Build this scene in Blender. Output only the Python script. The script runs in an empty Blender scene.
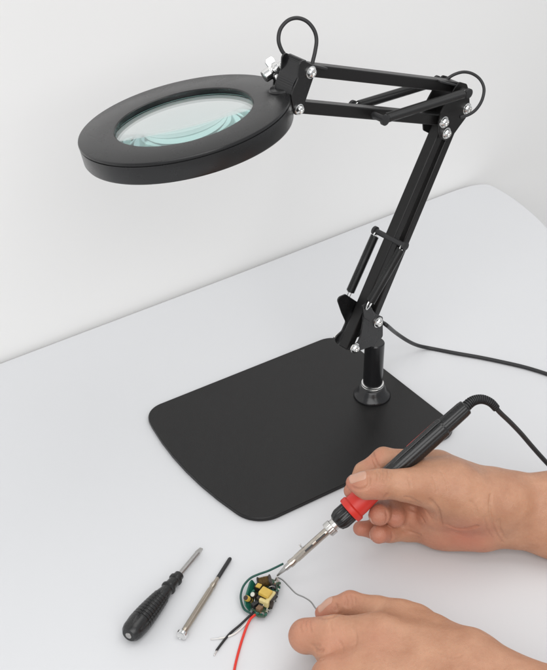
import bpy, bmesh, math, random
import numpy as np
from mathutils import Vector, Matrix
random.seed(7)
SC = bpy.context.scene
COL = SC.collection
R = math.radians

# ------------------------------------------------------------------ camera model (metres)
FPX, CH, PITCH = 1350.0, 0.731, R(34.5)
CAM = np.array([0, 0, CH])
AX = np.array([1.0, 0, 0])
FW = np.array([0, math.cos(PITCH), -math.sin(PITCH)])
UP = np.array([0, math.sin(PITCH), math.cos(PITCH)])
def ray(p): return (AX*(p[0]-273.5)-UP*(p[1]-335))/FPX+FW
def gp(p, z=0.0):                      # where a sight line meets the level z
    d = ray(p); return CAM+d*(z-CH)/d[2]
def vp(p, P0, n):                      # where it meets an upright plane
    d = ray(p); return CAM+d*(((P0-CAM)@n)/(d@n))
def hp(x, y, D): return CAM+ray((x, y))*D

# ------------------------------------------------------------------ materials
def mat(name, col=(.5,.5,.5), rough=.5, metal=0, spec=.5, bump=None, noise=None, coat=0, **kw):
    m = bpy.data.materials.new(name); m.use_nodes = True
    nt = m.node_tree; b = nt.nodes['Principled BSDF']
    b.inputs['Base Color'].default_value = (*col, 1)
    b.inputs['Roughness'].default_value = rough
    b.inputs['Metallic'].default_value = metal
    b.inputs['Specular IOR Level'].default_value = spec
    b.inputs['Coat Weight'].default_value = coat
    for k, v in kw.items(): b.inputs[k.replace('_', ' ')].default_value = v
    tc = nt.nodes.new('ShaderNodeTexCoord')
    if noise:                          # (scale, second colour)
        n = nt.nodes.new('ShaderNodeTexNoise'); n.inputs['Scale'].default_value = noise[0]; n.inputs['Detail'].default_value = 6
        mx = nt.nodes.new('ShaderNodeMix'); mx.data_type = 'RGBA'
        mx.inputs[6].default_value = (*col, 1); mx.inputs[7].default_value = (*noise[1], 1)
        nt.links.new(tc.outputs['Object'], n.inputs['Vector'])
        nt.links.new(n.outputs['Fac'], mx.inputs[0]); nt.links.new(mx.outputs[2], b.inputs['Base Color'])
        rr = nt.nodes.new('ShaderNodeMapRange'); rr.inputs[3].default_value = rough-.06; rr.inputs[4].default_value = rough+.06
        nt.links.new(n.outputs['Fac'], rr.inputs[0]); nt.links.new(rr.outputs[0], b.inputs['Roughness'])
    if bump:                           # (scale, strength, distance)
        n = nt.nodes.new('ShaderNodeTexNoise'); n.inputs['Scale'].default_value = bump[0]; n.inputs['Detail'].default_value = 4
        bp = nt.nodes.new('ShaderNodeBump'); bp.inputs['Strength'].default_value = bump[1]; bp.inputs['Distance'].default_value = bump[2]
        nt.links.new(tc.outputs['Object'], n.inputs['Vector'])
        nt.links.new(n.outputs['Fac'], bp.inputs['Height']); nt.links.new(bp.outputs['Normal'], b.inputs['Normal'])
    return m

M = {}
M['powder'] = mat('black_powder_coat', (.0065,.006,.006), .36, spec=.36, bump=(2200,.30,.0004), noise=(30,(.008,.0075,.0075)))
M['ringtop'] = mat('satin_black_plastic', (.0085,.0085,.009), .27, bump=(2200,.10,.0003), noise=(40,(.011,.011,.0115)))
M['gloss'] = mat('gloss_black', (.012,.012,.013), .22, bump=(300,.03,.0003))
M['rubber'] = mat('black_rubber', (.018,.018,.019), .48, bump=(800,.1,.0003))
M['spring'] = mat('blackened_steel', (.05,.05,.05), .26, metal=.7)
M['chrome'] = mat('chrome', (.80,.80,.79), .16, metal=1, bump=(400,.04,.0003))
M['zinc'] = mat('zinc_plate', (.62,.61,.58), .30, metal=1, noise=(200,(.72,.71,.69)), bump=(900,.1,.0003))
M['steel'] = mat('worn_steel', (.55,.54,.52), .30, metal=1, noise=(350,(.40,.39,.38)), bump=(1200,.12,.0003))
M['barrel'] = mat('heated_steel', (.62,.59,.54), .27, metal=1, noise=(140,(.40,.345,.28)), bump=(700,.08,.0003))
M['brass'] = mat('nickel_brass', (.56,.50,.42), .30, metal=1, noise=(260,(.40,.36,.30)), bump=(900,.15,.0003))
M['red'] = mat('red_silicone', (.66,.035,.022), .42, noise=(120,(.58,.028,.02)), bump=(900,.1,.0002))
M['diffuser'] = mat('led_diffuser', (.52,.56,.55), .45, Subsurface_Weight=.2)
M['gasket'] = mat('ground_glass_edge', (.50,.80,.75), .5)
M['solder'] = mat('solder', (.36,.36,.36), .38, metal=.9)
M['tinned'] = mat('tinned_copper', (.75,.73,.70), .3, metal=1)
M['wire_black'] = mat('black_insulation', (.012,.012,.013), .4)
M['wire_white'] = mat('white_insulation', (.75,.73,.69), .45)
M['wire_red'] = mat('red_insulation', (.72,.035,.02), .38)
M['wire_green'] = mat('green_insulation', (.010,.075,.058), .36)
M['pcb'] = mat('green_solder_mask', (.024,.066,.043), .32, noise=(900,(.07,.11,.065)), bump=(900,.3,.0003))
M['pcb2'] = mat('green_board', (.009,.095,.064), .30, noise=(300,(.012,.125,.08)))
M['ferrite'] = mat('dark_ferrite', (.020,.016,.015), .5, noise=(500,(.05,.035,.025)))
M['tape'] = mat('yellow_tape', (.66,.47,.10), .36, noise=(300,(.52,.33,.05)))
M['tapepale'] = mat('pale_yellow_tape', (.70,.61,.30), .38, noise=(300,(.58,.48,.20)))
M['gold'] = mat('copper_winding', (.50,.33,.10), .32, metal=.6, noise=(900,(.12,.07,.03)))
M['smd_w'] = mat('pale_component', (.62,.62,.56), .4)
M['smd_k'] = mat('black_component', (.016,.016,.016), .35)
M['smd_b'] = mat('brown_component', (.18,.11,.06), .4)
M['handle'] = mat('black_ribbed_plastic', (.009,.009,.0095), .28, noise=(500,(.017,.017,.017)), bump=(900,.15,.0003))
M['nail'] = mat('fingernail', (.55,.305,.215), .30, coat=.15, Subsurface_Weight=.2, noise=(200,(.585,.335,.245)))
M['nail'].node_tree.nodes['Principled BSDF'].inputs['Subsurface Scale'].default_value = .002

def lens_glass():
    m = bpy.data.materials.new('lens_glass'); m.use_nodes = True
    b = m.node_tree.nodes['Principled BSDF']
    b.inputs['Base Color'].default_value = (.97,.995,.99,1); b.inputs['Roughness'].default_value = 0
    b.inputs['Transmission Weight'].default_value = 1; b.inputs['IOR'].default_value = 1.5
    va = m.node_tree.nodes.new('ShaderNodeVolumeAbsorption')       # slightly green body colour: only long ways through the glass show it
    va.inputs['Color'].default_value = (.05,.76,.70,1); va.inputs['Density'].default_value = 6.0
    m.node_tree.links.new(va.outputs[0], m.node_tree.nodes['Material Output'].inputs['Volume'])
    return m
M['glass'] = lens_glass()

def surface_mat(name, c1, c2, scale, rough, bscale, bstr):
    m = mat(name, c1, rough, noise=(scale, c2), bump=(bscale, bstr, .0006), spec=.35)
    return m
M['table'] = surface_mat('white_laminate', (.672,.678,.692), (.688,.694,.706), 5, .46, 420, .05)
def specks(m):
    """a few specks of grit lying on the surface, and faint wiped smears in its gloss"""
    nt = m.node_tree; N = nt.nodes; L = nt.links; b = N['Principled BSDF']
    tc = N.new('ShaderNodeTexCoord'); vo = N.new('ShaderNodeTexVoronoi'); vo.inputs['Scale'].default_value = 13
    L.new(tc.outputs['Object'], vo.inputs['Vector'])
    lt = N.new('ShaderNodeMath'); lt.operation = 'LESS_THAN'; lt.inputs[1].default_value = .009
    L.new(vo.outputs['Distance'], lt.inputs[0])
    sp = N.new('ShaderNodeSeparateColor'); L.new(vo.outputs['Color'], sp.inputs[0])
    gt = N.new('ShaderNodeMath'); gt.operation = 'GREATER_THAN'; gt.inputs[1].default_value = .55; L.new(sp.outputs[0], gt.inputs[0])
    mu = N.new('ShaderNodeMath'); mu.operation = 'MULTIPLY'; L.new(lt.outputs[0], mu.inputs[0]); L.new(gt.outputs[0], mu.inputs[1])
    src = b.inputs['Base Color'].links[0].from_socket
    mx = N.new('ShaderNodeMix'); mx.data_type = 'RGBA'; mx.inputs[7].default_value = (.22,.20,.18,1)
    L.new(mu.outputs[0], mx.inputs[0]); L.new(src, mx.inputs[6]); L.new(mx.outputs[2], b.inputs['Base Color'])
    n = N.new('ShaderNodeTexNoise'); n.inputs['Scale'].default_value = 9; n.inputs['Detail'].default_value = 8; n.inputs['Distortion'].default_value = 1.5
    L.new(tc.outputs['Object'], n.inputs['Vector'])
    rr = N.new('ShaderNodeMapRange'); rr.inputs[3].default_value = .30; rr.inputs[4].default_value = .58
    L.new(n.outputs['Fac'], rr.inputs[0]); L.new(rr.outputs[0], b.inputs['Roughness'])
specks(M['table'])
M['wall'] = surface_mat('white_wall_paint', (.865,.862,.85), (.885,.88,.87), 2.5, .8, 160, .12)
M['floor'] = surface_mat('grey_floor', (.42,.41,.40), (.48,.47,.46), 6, .6, 60, .1)

def skin_mat():
    m = bpy.data.materials.new('skin'); m.use_nodes = True
    nt = m.node_tree; N = nt.nodes; L = nt.links; b = N['Principled BSDF']
    tc = N.new('ShaderNodeTexCoord')
    n1 = N.new('ShaderNodeTexNoise'); n1.inputs['Scale'].default_value = 55; n1.inputs['Detail'].default_value = 5
    n2 = N.new('ShaderNodeTexNoise'); n2.inputs['Scale'].default_value = 420; n2.inputs['Detail'].default_value = 3
    for n in (n1, n2): L.new(tc.outputs['Object'], n.inputs['Vector'])
    mx = N.new('ShaderNodeMix'); mx.data_type = 'RGBA'
    mx.inputs[6].default_value = (.410,.190,.108,1); mx.inputs[7].default_value = (.575,.310,.192,1)
    ad = N.new('ShaderNodeMath'); ad.operation = 'MULTIPLY_ADD'; ad.inputs[1].default_value = .35
    sb = N.new('ShaderNodeMath'); sb.operation = 'MULTIPLY_ADD'; sb.inputs[1].default_value = 1.5; sb.inputs[2].default_value = -.42
    L.new(n1.outputs['Fac'], sb.inputs[0]); L.new(n2.outputs['Fac'], ad.inputs[0]); L.new(sb.outputs[0], ad.inputs[2])
    ad.use_clamp = True
    L.new(ad.outputs[0], mx.inputs[0])
    at = N.new('ShaderNodeAttribute'); at.attribute_name = 'flush'
    mr = N.new('ShaderNodeMix'); mr.data_type = 'RGBA'; mr.inputs[7].default_value = (.50,.180,.122,1)
    L.new(mx.outputs[2], mr.inputs[6]); L.new(at.outputs['Fac'], mr.inputs[0])
    L.new(mr.outputs[2], b.inputs['Base Color'])
    b.inputs['Roughness'].default_value = .47; b.inputs['Specular IOR Level'].default_value = .5
    rr = N.new('ShaderNodeMapRange'); rr.inputs[3].default_value = .60; rr.inputs[4].default_value = .34
    L.new(n2.outputs['Fac'], rr.inputs[0]); L.new(rr.outputs[0], b.inputs['Roughness'])
    b.inputs['Subsurface Weight'].default_value = .22
    b.inputs['Subsurface Radius'].default_value = (1,.36,.2); b.inputs['Subsurface Scale'].default_value = .0035
    vo = N.new('ShaderNodeTexVoronoi'); vo.inputs['Scale'].default_value = 950; vo.feature = 'DISTANCE_TO_EDGE'
    wn = N.new('ShaderNodeTexNoise'); wn.inputs['Scale'].default_value = 210; wn.inputs['Detail'].default_value = 6
    L.new(tc.outputs['Object'], vo.inputs['Vector']); L.new(tc.outputs['Object'], wn.inputs['Vector'])
    hs = N.new('ShaderNodeMath'); hs.operation = 'MULTIPLY_ADD'; hs.inputs[1].default_value = .6
    L.new(vo.outputs['Distance'], hs.inputs[0]); L.new(wn.outputs['Fac'], hs.inputs[2])
    bp = N.new('ShaderNodeBump'); bp.inputs['Strength'].default_value = .5; bp.inputs['Distance'].default_value = .0009
    L.new(hs.outputs[0], bp.inputs['Height']); L.new(bp.outputs['Normal'], b.inputs['Normal'])
    return m
M['skin'] = skin_mat()

# ------------------------------------------------------------------ object helpers
WORLD = {}
def tag(o, label=None, cat=None, group=None, kind=None):
    if label: o['label'] = label
    if cat: o['category'] = cat
    if group: o['group'] = group
    if kind: o['kind'] = kind
    return o
def thing(name, loc, label, cat, group=None):
    o = bpy.data.objects.new(name, None); COL.objects.link(o)
    o.location = loc; WORLD[o.name] = np.array(loc, float); o.empty_display_size = .02
    return tag(o, label, cat, group)
def obj(name, bm, m, parent=None, smooth=True, angle=35, bevel=0):
    """link a bmesh given in world coordinates as one object with its origin at its own centre"""
    bmesh.ops.recalc_face_normals(bm, faces=bm.faces)
    me = bpy.data.meshes.new(name)
    c = np.mean([v.co for v in bm.verts], axis=0)
    bm.transform(Matrix.Translation(Vector(-c)))
    bm.to_mesh(me); bm.free()
    me.materials.append(M[m] if isinstance(m, str) else m)
    o = bpy.data.objects.new(name, me); COL.objects.link(o)
    WORLD[o.name] = c
    if parent is not None:
        o.parent = parent; o.location = Vector(c-WORLD[parent.name])
    else: o.location = Vector(c)
    if bevel:
        bv = o.modifiers.new('bevel', 'BEVEL'); bv.width = bevel; bv.segments = 2; bv.limit_method = 'ANGLE'; bv.angle_limit = R(40)
        bv.harden_normals = False
    if smooth:
        me.shade_smooth()
        if angle < 180: me.set_sharp_from_angle(angle=R(angle))
    return o
def basis(d, ref=None):
    d = np.array(d, float); d = d/np.linalg.norm(d)
    if ref is None: ref = np.array([0,0,1.0]) if abs(d[2]) < .9 else np.array([1.0,0,0])
    u = np.array(ref, float)-d*(np.array(ref)@d); u = u/np.linalg.norm(u)
    return u, np.cross(d, u), d
def lathe(bm, prof, o, d, ref=None, seg=48, closed=False, flute=None):
    """profile [(r, s)] turned round the axis from o along d"""
    u, v, d = basis(d, ref); o = np.array(o, float); rings = []
    for r, s in prof:
        ring = []
        for k in range(seg):
            a = 2*math.pi*k/seg
            rr = r*(flute(a, s) if flute else 1)
            ring.append(bm.verts.new(o+d*s+(u*math.cos(a)+v*math.sin(a))*rr))
        rings.append(ring)
    n = len(rings)
    for i in range(n if closed else n-1):
        A, B = rings[i], rings[(i+1) % n]
        for k in range(seg):
            bm.faces.new((A[k], A[(k+1) % seg], B[(k+1) % seg], B[k]))
    if not closed:
        bm.faces.new(rings[0][::-1]); bm.faces.new(rings[-1])
    return bm
def crom(pts, n=8):
    P = [np.array(p, float) for p in pts]; P = [2*P[0]-P[1]]+P+[2*P[-1]-P[-2]]; out = []
    for i in range(1, len(P)-2):
        for k in range(n):
            t = k/n
            out.append(.5*((2*P[i])+(-P[i-1]+P[i+1])*t+(2*P[i-1]-5*P[i]+4*P[i+1]-P[i+2])*t*t+(-P[i-1]+3*P[i]-3*P[i+1]+P[i+2])*t**3))
    out.append(P[-2]); return out
def tube(bm, path, r, seg=12, cap=True):
    path = [np.array(p, float) for p in path]; n = len(path)
    rs = r if hasattr(r, '__len__') else [r]*n
    prev = None; rings = []
    for i, p in enumerate(path):
        t = path[min(i+1, n-1)]-path[max(i-1, 0)]
        u, v, t = basis(t, prev if prev is not None else None); prev = u
        rings.append([bm.verts.new(p+(u*math.cos(2*math.pi*k/seg)+v*math.sin(2*math.pi*k/seg))*rs[i]) for k in range(seg)])
    for A, B in zip(rings, rings[1:]):
        for k in range(seg): bm.faces.new((A[k], A[(k+1) % seg], B[(k+1) % seg], B[k]))
    if cap: bm.faces.new(rings[0][::-1]); bm.faces.new(rings[-1])
    return bm
def prism(bm, poly, ext):
    """closed polygon (3-D points) swept by the vector ext"""
    ext = np.array(ext, float)
    a = [bm.verts.new(p) for p in poly]; b = [bm.verts.new(np.array(p)+ext) for p in poly]
    n = len(a)
    bm.faces.new(a[::-1]); bm.faces.new(b)
    for i in range(n): bm.faces.new((a[i], a[(i+1) % n], b[(i+1) % n], b[i]))
    return bm
def box(bm, c, u, v, w):
    """box with centre c and half axes u, v, w"""
    c, u, v, w = (np.array(q, float) for q in (c, u, v, w))
    return prism(bm, [c-u-v-w, c+u-v-w, c+u+v-w, c-u+v-w], 2*w)
def rounded(poly2, rad, n=8):
    """round the corners of a 2-D polygon; rad is one radius or one per corner"""
    out = []; m = len(poly2); P = [np.array(p, float) for p in poly2]
    for i in range(m):
        r = rad[i] if hasattr(rad, '__len__') else rad
        p, a, b = P[i], P[i-1]-P[i], P[(i+1) % m]-P[i]
        if r <= 0: out.append(p); continue
        a = a/np.linalg.norm(a); b = b/np.linalg.norm(b)
        th = math.acos(max(-1, min(1, a@b)))
        t = r/math.tan(th/2); c = p+(a+b)/np.linalg.norm(a+b)*r/math.sin(th/2)
        s, e = p+a*t-c, p+b*t-c
        a0 = math.atan2(s[1], s[0]); a1 = math.atan2(e[1], e[0]); da = (a1-a0+math.pi) % (2*math.pi)-math.pi
        for k in range(n+1):
            q = a0+da*k/n; out.append(c+r*np.array([math.cos(q), math.sin(q)]))
    return out

# ------------------------------------------------------------------ the setting
wA, wB = gp((0, 363)), gp((457.7, 189))
WD = (wB-wA)/np.linalg.norm(wB-wA)                # along the wall
WN = np.array([WD[1], -WD[0], 0])                 # out of the wall, towards the camera
FLOOR = -.74
bm = bmesh.new()
wo = wA-WN*.004
prism(bm, [wo-WD*1.9+[0,0,FLOOR], wo+WD*2.6+[0,0,FLOOR], wo+WD*2.6+[0,0,1.75], wo-WD*1.9+[0,0,1.75]], -WN*.12)
tag(obj('wall', bm, 'wall', smooth=False), 'plain white wall behind the white table', 'wall', kind='structure')
bm = bmesh.new()
fl = [np.array([-3,-2.2,FLOOR-.05]), np.array([3.5,-2.2,FLOOR-.05]), np.array([3.5,3.6,FLOOR-.05]), np.array([-3,3.6,FLOOR-.05])]
prism(bm, fl, (0,0,.05))
tag(obj('floor', bm, 'floor', smooth=False), 'grey floor under the white table', 'floor', kind='structure')
# white table top: straight along the wall, a rounded corner and a bowed edge at the right
edge = [wA-WD*.62, wA-WD*.3, wA, gp((230,276.2)), gp((360,225.9)), gp((440,195.4)), gp((462,187.6)), gp((476,184.3)), gp((488.4,184)), gp((500,189.3)), gp((512.6,197.2)),
        gp((530,210.5)), gp((547,226.8)), np.array([.318,1.19,0]), np.array([.352,1.03,0]), np.array([.385,.82,0]), np.array([.41,.6,0]), np.array([.42,.40,0])]
edge = [np.array([*p[:2], 0]) for p in edge]
outl = crom(edge, 5)+[np.array([.42,.2,0]), np.array([.36,.14,0]), np.array([-.66,.14,0]), np.array([-.74,.22,0])]
bm = bmesh.new()
prism(bm, [p-np.array([0,0,.024]) for p in outl], (0,0,.024))
tag(obj('table_top', bm, 'table', smooth=True, angle=30, bevel=.0018), 'smooth white table top with a rounded far corner', 'table', kind='structure')

# ------------------------------------------------------------------ the magnifier lamp
AL = R(42)
AD = np.array([math.cos(AL), math.sin(AL), 0]); AN = np.array([math.sin(AL), -math.cos(AL), 0])   # arm plane: along, out towards the viewer
ZV = np.array([0,0,1.0])
PLT = .0042
P0 = gp((372, 395), PLT)
OFF = .0088                                        # outer face of the bracket plates from the arm plane
def piv(p, off=OFF): return vp(p, P0+AN*off, AN)-AN*off
def onp(p, off): return vp(p, P0+AN*off, AN)
lamp = thing('magnifier_lamp', (P0[0], P0[1], 0), 'black magnifying desk lamp with round lens head on a jointed arm and flat base plate', 'magnifier lamp')
# base plate: rounded rectangle with one bowed end
yw = R(34.46); pu = np.array([math.cos(yw), math.sin(yw), 0]); pv = np.array([-math.sin(yw), math.cos(yw), 0])
sc = CH
pc = pu*(.74536*sc)+pv*(1.02752*sc); W2, D2, BOW = .29155*sc/2, .24441*sc/2, .01572*sc
left = []
for k in range(9):
    v = D2-2*D2*k/8
    left.append((-W2-BOW*(1-(v/D2)**2), v))
poly = left+[(W2, -D2), (W2, D2)]
rads = [.021]+[0]*7+[.026, .019, .021]
bm = bmesh.new()
prism(bm, [pc+pu*q[0]+pv*q[1]+ZV*.0004 for q in rounded(poly, rads, 10)], ZV*(PLT-.0004))
obj('base_plate', bm, 'powder', lamp, bevel=.0007)
# flange, collar, post
bm = bmesh.new()
fr = .0166
lathe(bm, [(fr, .0002), (fr, .0012), (.0158, .0022), (.0143, .0040), (.0128, .0065), (.0117, .0088), (.0108, .0102), (.0098, .0106)], P0, ZV, seg=64)
obj('flange', bm, 'gloss', lamp, angle=50)
bm = bmesh.new()
lathe(bm, [(.0090, .0102), (.0099, .0106), (.0099, .0120), (.0093, .0124), (.0099, .0128), (.0099, .0140), (.0088, .0144)], P0, ZV, seg=48)
obj('collar', bm, 'chrome', lamp)
ptop = piv((372.4, 343), 0)[2]-PLT
bm = bmesh.new()
lathe(bm, [(.0080, .0142), (.0087, .0145), (.0087, ptop-.001), (.0078, ptop)], P0, ZV, seg=48)
obj('post', bm, 'gloss', lamp, angle=40)

def plates(name, pts, off, th, both=True, m='powder', extra_back=None, web=None):
    """two parallel sheet-metal cheeks cut to an outline, in the arm plane"""
    P = [onp(p, off) for p in pts]
    e1, e2 = AD, ZV
    q2 = [((p-P0)@e1, (p-P0)@e2) for p in P]
    rp = rounded(q2, .003, 5)
    bm = bmesh.new()
    prism(bm, [P0+e1*q[0]+e2*q[1]+AN*off for q in rp], -AN*th)
    if both:
        q3 = rp
        if extra_back is not None:
            q3 = rounded([((p-P0)@e1, (p-P0)@e2) for p in [onp(p, off) for p in extra_back]], .003, 5)
        prism(bm, [P0+e1*q[0]+e2*q[1]-AN*off for q in q3], AN*th)
    if web is not None:
        a, b = onp(web[0], off), onp(web[1], off)
        u = (b-a); mid = (a+b)/2-AN*off
        nrm = np.cross(AN, u/np.linalg.norm(u))
        box(bm, mid, u/2, nrm*.0008, AN*(off-.0005))
    return obj(name, bm, m, lamp, bevel=.0003)
def bolt(p, off, parent, r=.0043):
    """domed cap screw with washer on the near cheek, nut on the far one"""
    c = onp(p, off); bm = bmesh.new()
    lathe(bm, [(r*1.12, 0), (r*1.12, .0009), (r*.95, .0010), (r*.90, .0022), (r*.70, .0033), (r*.46, .0036), (r*.42, .0024), (.0002, .0024)], c, AN, seg=28)
    obj('bolt', bm, 'chrome', parent, angle=28)
    bm = bmesh.new()
    lathe(bm, [(r*.95, 0), (r*.95, .0026), (r*.5, .003)], c-AN*2*off, -AN, seg=6)
    obj('nut', bm, 'chrome', parent, angle=20)
def bar(a, b, w=.0090, t=.0100, over=.004):
    """square-section arm bar between two pivots, slightly open channel"""
    d = (b-a)/np.linalg.norm(b-a); s = np.cross(AN, d)
    a = a-d*over; b = b+d*over
    bm = bmesh.new()
    hw, ht = w/2, t/2
    sec = [(-hw,-ht), (hw,-ht), (hw,ht), (hw*.35,ht), (hw*.30,ht-.0012), (-hw*.30,ht-.0012), (-hw*.35,ht), (-hw,ht)]
    prism(bm, [a+s*x+AN*y for x, y in sec[:3]]+[a+s*hw*-1+AN*ht], b-a)
    return bm

# lower bracket (cheeks on top of the post), arms
pA, pB = piv((354.3, 348)), piv((377.6, 322))
pA2, pB2 = piv((446, 133)), piv((466.4, 108.5))
pC2, pD2 = piv((443.6, 122)), piv((459, 89))
pC, pD = piv((298.7, 109)), piv((310.5, 72))
low = plates('shoulder_bracket', [(352,353), (349.5,347), (358,343), (361,335), (363,322), (364,309), (370,307), (376,314), (383,317), (383,337), (373.5,346), (362,350)], OFF+.0008, .0014, m='ringtop',
             extra_back=[(352,353), (349.5,347), (357,340), (361,331), (357,322), (352,307), (361,303), (370,309), (383,317), (383,337), (373.5,346), (362,350)])
bolt((354.3, 348), OFF+.0008, low); bolt((377.6, 322), OFF+.0008, low)
for a, b in ((pA, pA2), (pB, pB2)): obj('lower_arm_bar', bar(a, b, .0080, .0100), 'powder', lamp, bevel=.0009)
for a, b in ((pC, pC2), (pD, pD2)): obj('upper_arm_bar', bar(a, b), 'powder', lamp, bevel=.0009)
elb = plates('elbow_bracket', [(439,122), (441,113), (447.5,101), (455,88), (460,82), (467,84), (469.5,92), (470,110), (466,118), (460,126), (455,133), (446,141), (440,138)], OFF+.0008, .0014)
for p in ((443.6,122), (446,133), (466.4,108.5)): bolt(p, OFF+.0008, elb, .0044)
hb = plates('head_bracket', [(299.5,62), (304,60.5), (315,66), (313.5,78), (306,100), (302,115), (294.5,115), (291.5,98), (294,88), (298.5,78)], OFF+.0008, .0014, m='ringtop')
bm = bmesh.new()
wp = crom([onp(p, OFF-.0006) for p in ((306,61.2), (303,62.5), (301,70), (298,77), (293.5,86), (291.5,98))], 5)
for a, b in zip(wp, wp[1:]):
    dd = np.cross(AN, b-a); dd = dd/np.linalg.norm(dd)*.0007
    prism(bm, [a-dd, b-dd, b+dd, a+dd], -AN*2*(OFF-.0006))
obj('web', bm, 'gloss', hb)
bolt((310.5,72), OFF+.0008, hb, .0042); bolt((298.7,109), OFF+.0008, hb, .0036)

def coil(a, b, rad=.0039, wire=.0005):
    a, b = np.array(a), np.array(b); L = np.linalg.norm(b-a); u, v, d = basis(b-a)
    turns = int(L/(wire*2.08)); n = turns*12; bm = bmesh.new()
    path = [a+d*L*i/n+(u*math.cos(2*math.pi*i/12)+v*math.sin(2*math.pi*i/12))*(rad-wire) for i in range(n+1)]
    tube(bm, path, wire, 5)
    lathe(bm, [(rad-wire*1.3, 0), (rad-wire*1.3, L)], a, d, seg=12)      # the dark core one sees between the turns
    return bm
def spring(a, b, hook_at, pin_at):
    s = obj('spring', coil(a, b), 'spring', lamp, angle=180)
    for end, to in ((a, hook_at), (b, pin_at)):
        bm = bmesh.new(); dv = to-end; u, v, d = basis(dv, AN)
        L = np.linalg.norm(dv)
        tube(bm, crom([end-d*.002+v*.0022, end+v*.0021+d*.001, to+v*.0016-d*.001, to+d*.0014, to-v*.0016-d*.0008, end-v*.0021+d*.001, end-d*.002-v*.0022], 5), .0006, 7)
        obj('hook', bm, 'chrome', s)
SO = .0152
def pin(a, b, r=.0030):
    bm = bmesh.new(); d = (b-a)/np.linalg.norm(b-a); L = np.linalg.norm(b-a)
    lathe(bm, [(r*.9,0), (r*1.25,.0004), (r*1.25,.0028), (r*.8,.0032), (r*.8,L-.0032), (r*1.25,L-.0028), (r*1.25,L-.0004), (r*.9,L)], a, d, seg=20)
    return obj('spring_pin', bm, 'rubber', lamp)
mid = (onp((401,242),SO)+onp((379,234.5),-SO))/2
pin(mid-AN*(SO+.0035), mid+AN*(SO+.0035))
for sgn, ear in ((1, (366.5,309)), (-1, (344.3,305))):
    e = onp(ear, sgn*SO); t = mid+AN*sgn*SO; d = (t-e)/np.linalg.norm(t-e)
    spring(e+d*(.0065 if sgn > 0 else .0125), t-d*.0042, e+d*.001, t)
# ear of the far cheek that carries the far spring
bm = bmesh.new()
ear = [onp(p, -SO+.001) for p in ((341.5,306.5), (343.5,302.8), (347.5,305), (358,307.5), (362,313), (357,334), (351,325), (346,313), (344,312))]
prism(bm, ear, -AN*.0014)
obj('spring_ear', bm, 'gloss', lamp, bevel=.0003)
bm = bmesh.new()
ear = [onp(p, SO-.001) for p in ((362.5,306), (367,303.5), (372,308), (375,316), (371,322), (364,318))]
prism(bm, ear, -AN*.0014)
obj('spring_ear', bm, 'ringtop', lamp, bevel=.0003)
# upper pair
mid = (onp((380,117),SO)+onp((357.5,108.5),-SO))/2
pin(mid-AN*(SO+.0038), mid+AN*(SO+.0038), .0034)
mid2 = (onp((464,90),SO)+onp((441,83.5),-SO))/2
pin(mid2-AN*(SO+.0035), mid2+AN*(SO+.0035), .0032)
for sgn in (1, -1):
    a, b = mid+AN*sgn*SO, mid2+AN*sgn*SO; d = (b-a)/np.linalg.norm(b-a)
    spring(a+d*.004, b-d*.0045, a, b)
# little cable clips on the bars
for p, q in (((435,79.5), (452,83.5)), ((303,62.5), (322,66.5))):
    a, b = onp(p, .002), onp(q, .002); d = (b-a)/2
    s = np.cross(AN, d/np.linalg.norm(d)); bm = bmesh.new()
    box(bm, (a+b)/2, d, s*.0008, AN*.0062); obj('cable_clip', bm, 'rubber', lamp, bevel=.0005)

# lens head
RD = .962
RC = CAM+ray((183.3, 115.9))*RD
RN = np.array([-.19815, .07076, .97761]); RR = .0726*RD/.9
iu = np.array([1,0,.2027]); iu /= np.linalg.norm(iu)
ri = RR*.652
bm = bmesh.new()
prof = [(ri, -.0008), (ri+.0007, 0), (RR-.0012, 0), (RR-.0003, -.0004), (RR, -.0012), (RR, -.0020), (RR-.0009, -.0023), (RR-.0009, -.0029), (RR-.0002, -.0032),
        (RR-.0004, -.0150), (RR-.0012, -.0166), (RR-.0030, -.0172), (ri+.0075, -.0172), (ri+.0072, -.0160), (ri+.0028, -.0100), (ri+.0028, -.0042), (ri, -.0040)]
lathe(bm, prof, RC, RN, iu, seg=160, closed=True)
head = obj('lamp_head', bm, 'ringtop', lamp, angle=40)
bm = bmesh.new()
lathe(bm, [(ri+.0020, -.0098), (ri+.0026, -.0098), (ri+.0066, -.0158), (ri+.0066, -.0168), (ri+.0016, -.0168), (ri+.0008, -.0160)], RC, RN, iu, seg=128, closed=True)
obj('light_diffuser', bm, 'diffuser', head, angle=40)
bm = bmesh.new()
rl = ri+.0024; pr = []
nl = 44
for k in range(nl+1):
    r = rl*(1-(1-k/nl)) ; pr.append((max(r, 1e-5), -.0056+.0026*(1-(r/rl)**2)))
pr += [(rl, -.0078)]
for k in range(nl-1, -1, -1):
    r = rl*k/nl; pr.append((max(r, 1e-5), -.0078-.0062*(1-(r/rl)**2)))
lathe(bm, pr, RC, RN, iu, seg=220)
ln = obj('magnifying_lens', bm, 'glass', head, angle=25)
ln.data.materials.append(M['gasket'])                  # the ground, greenish edge of the glass
for p in ln.data.polygons:
    if abs(p.normal @ Vector(RN)) < .3: p.material_index = 1
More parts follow.
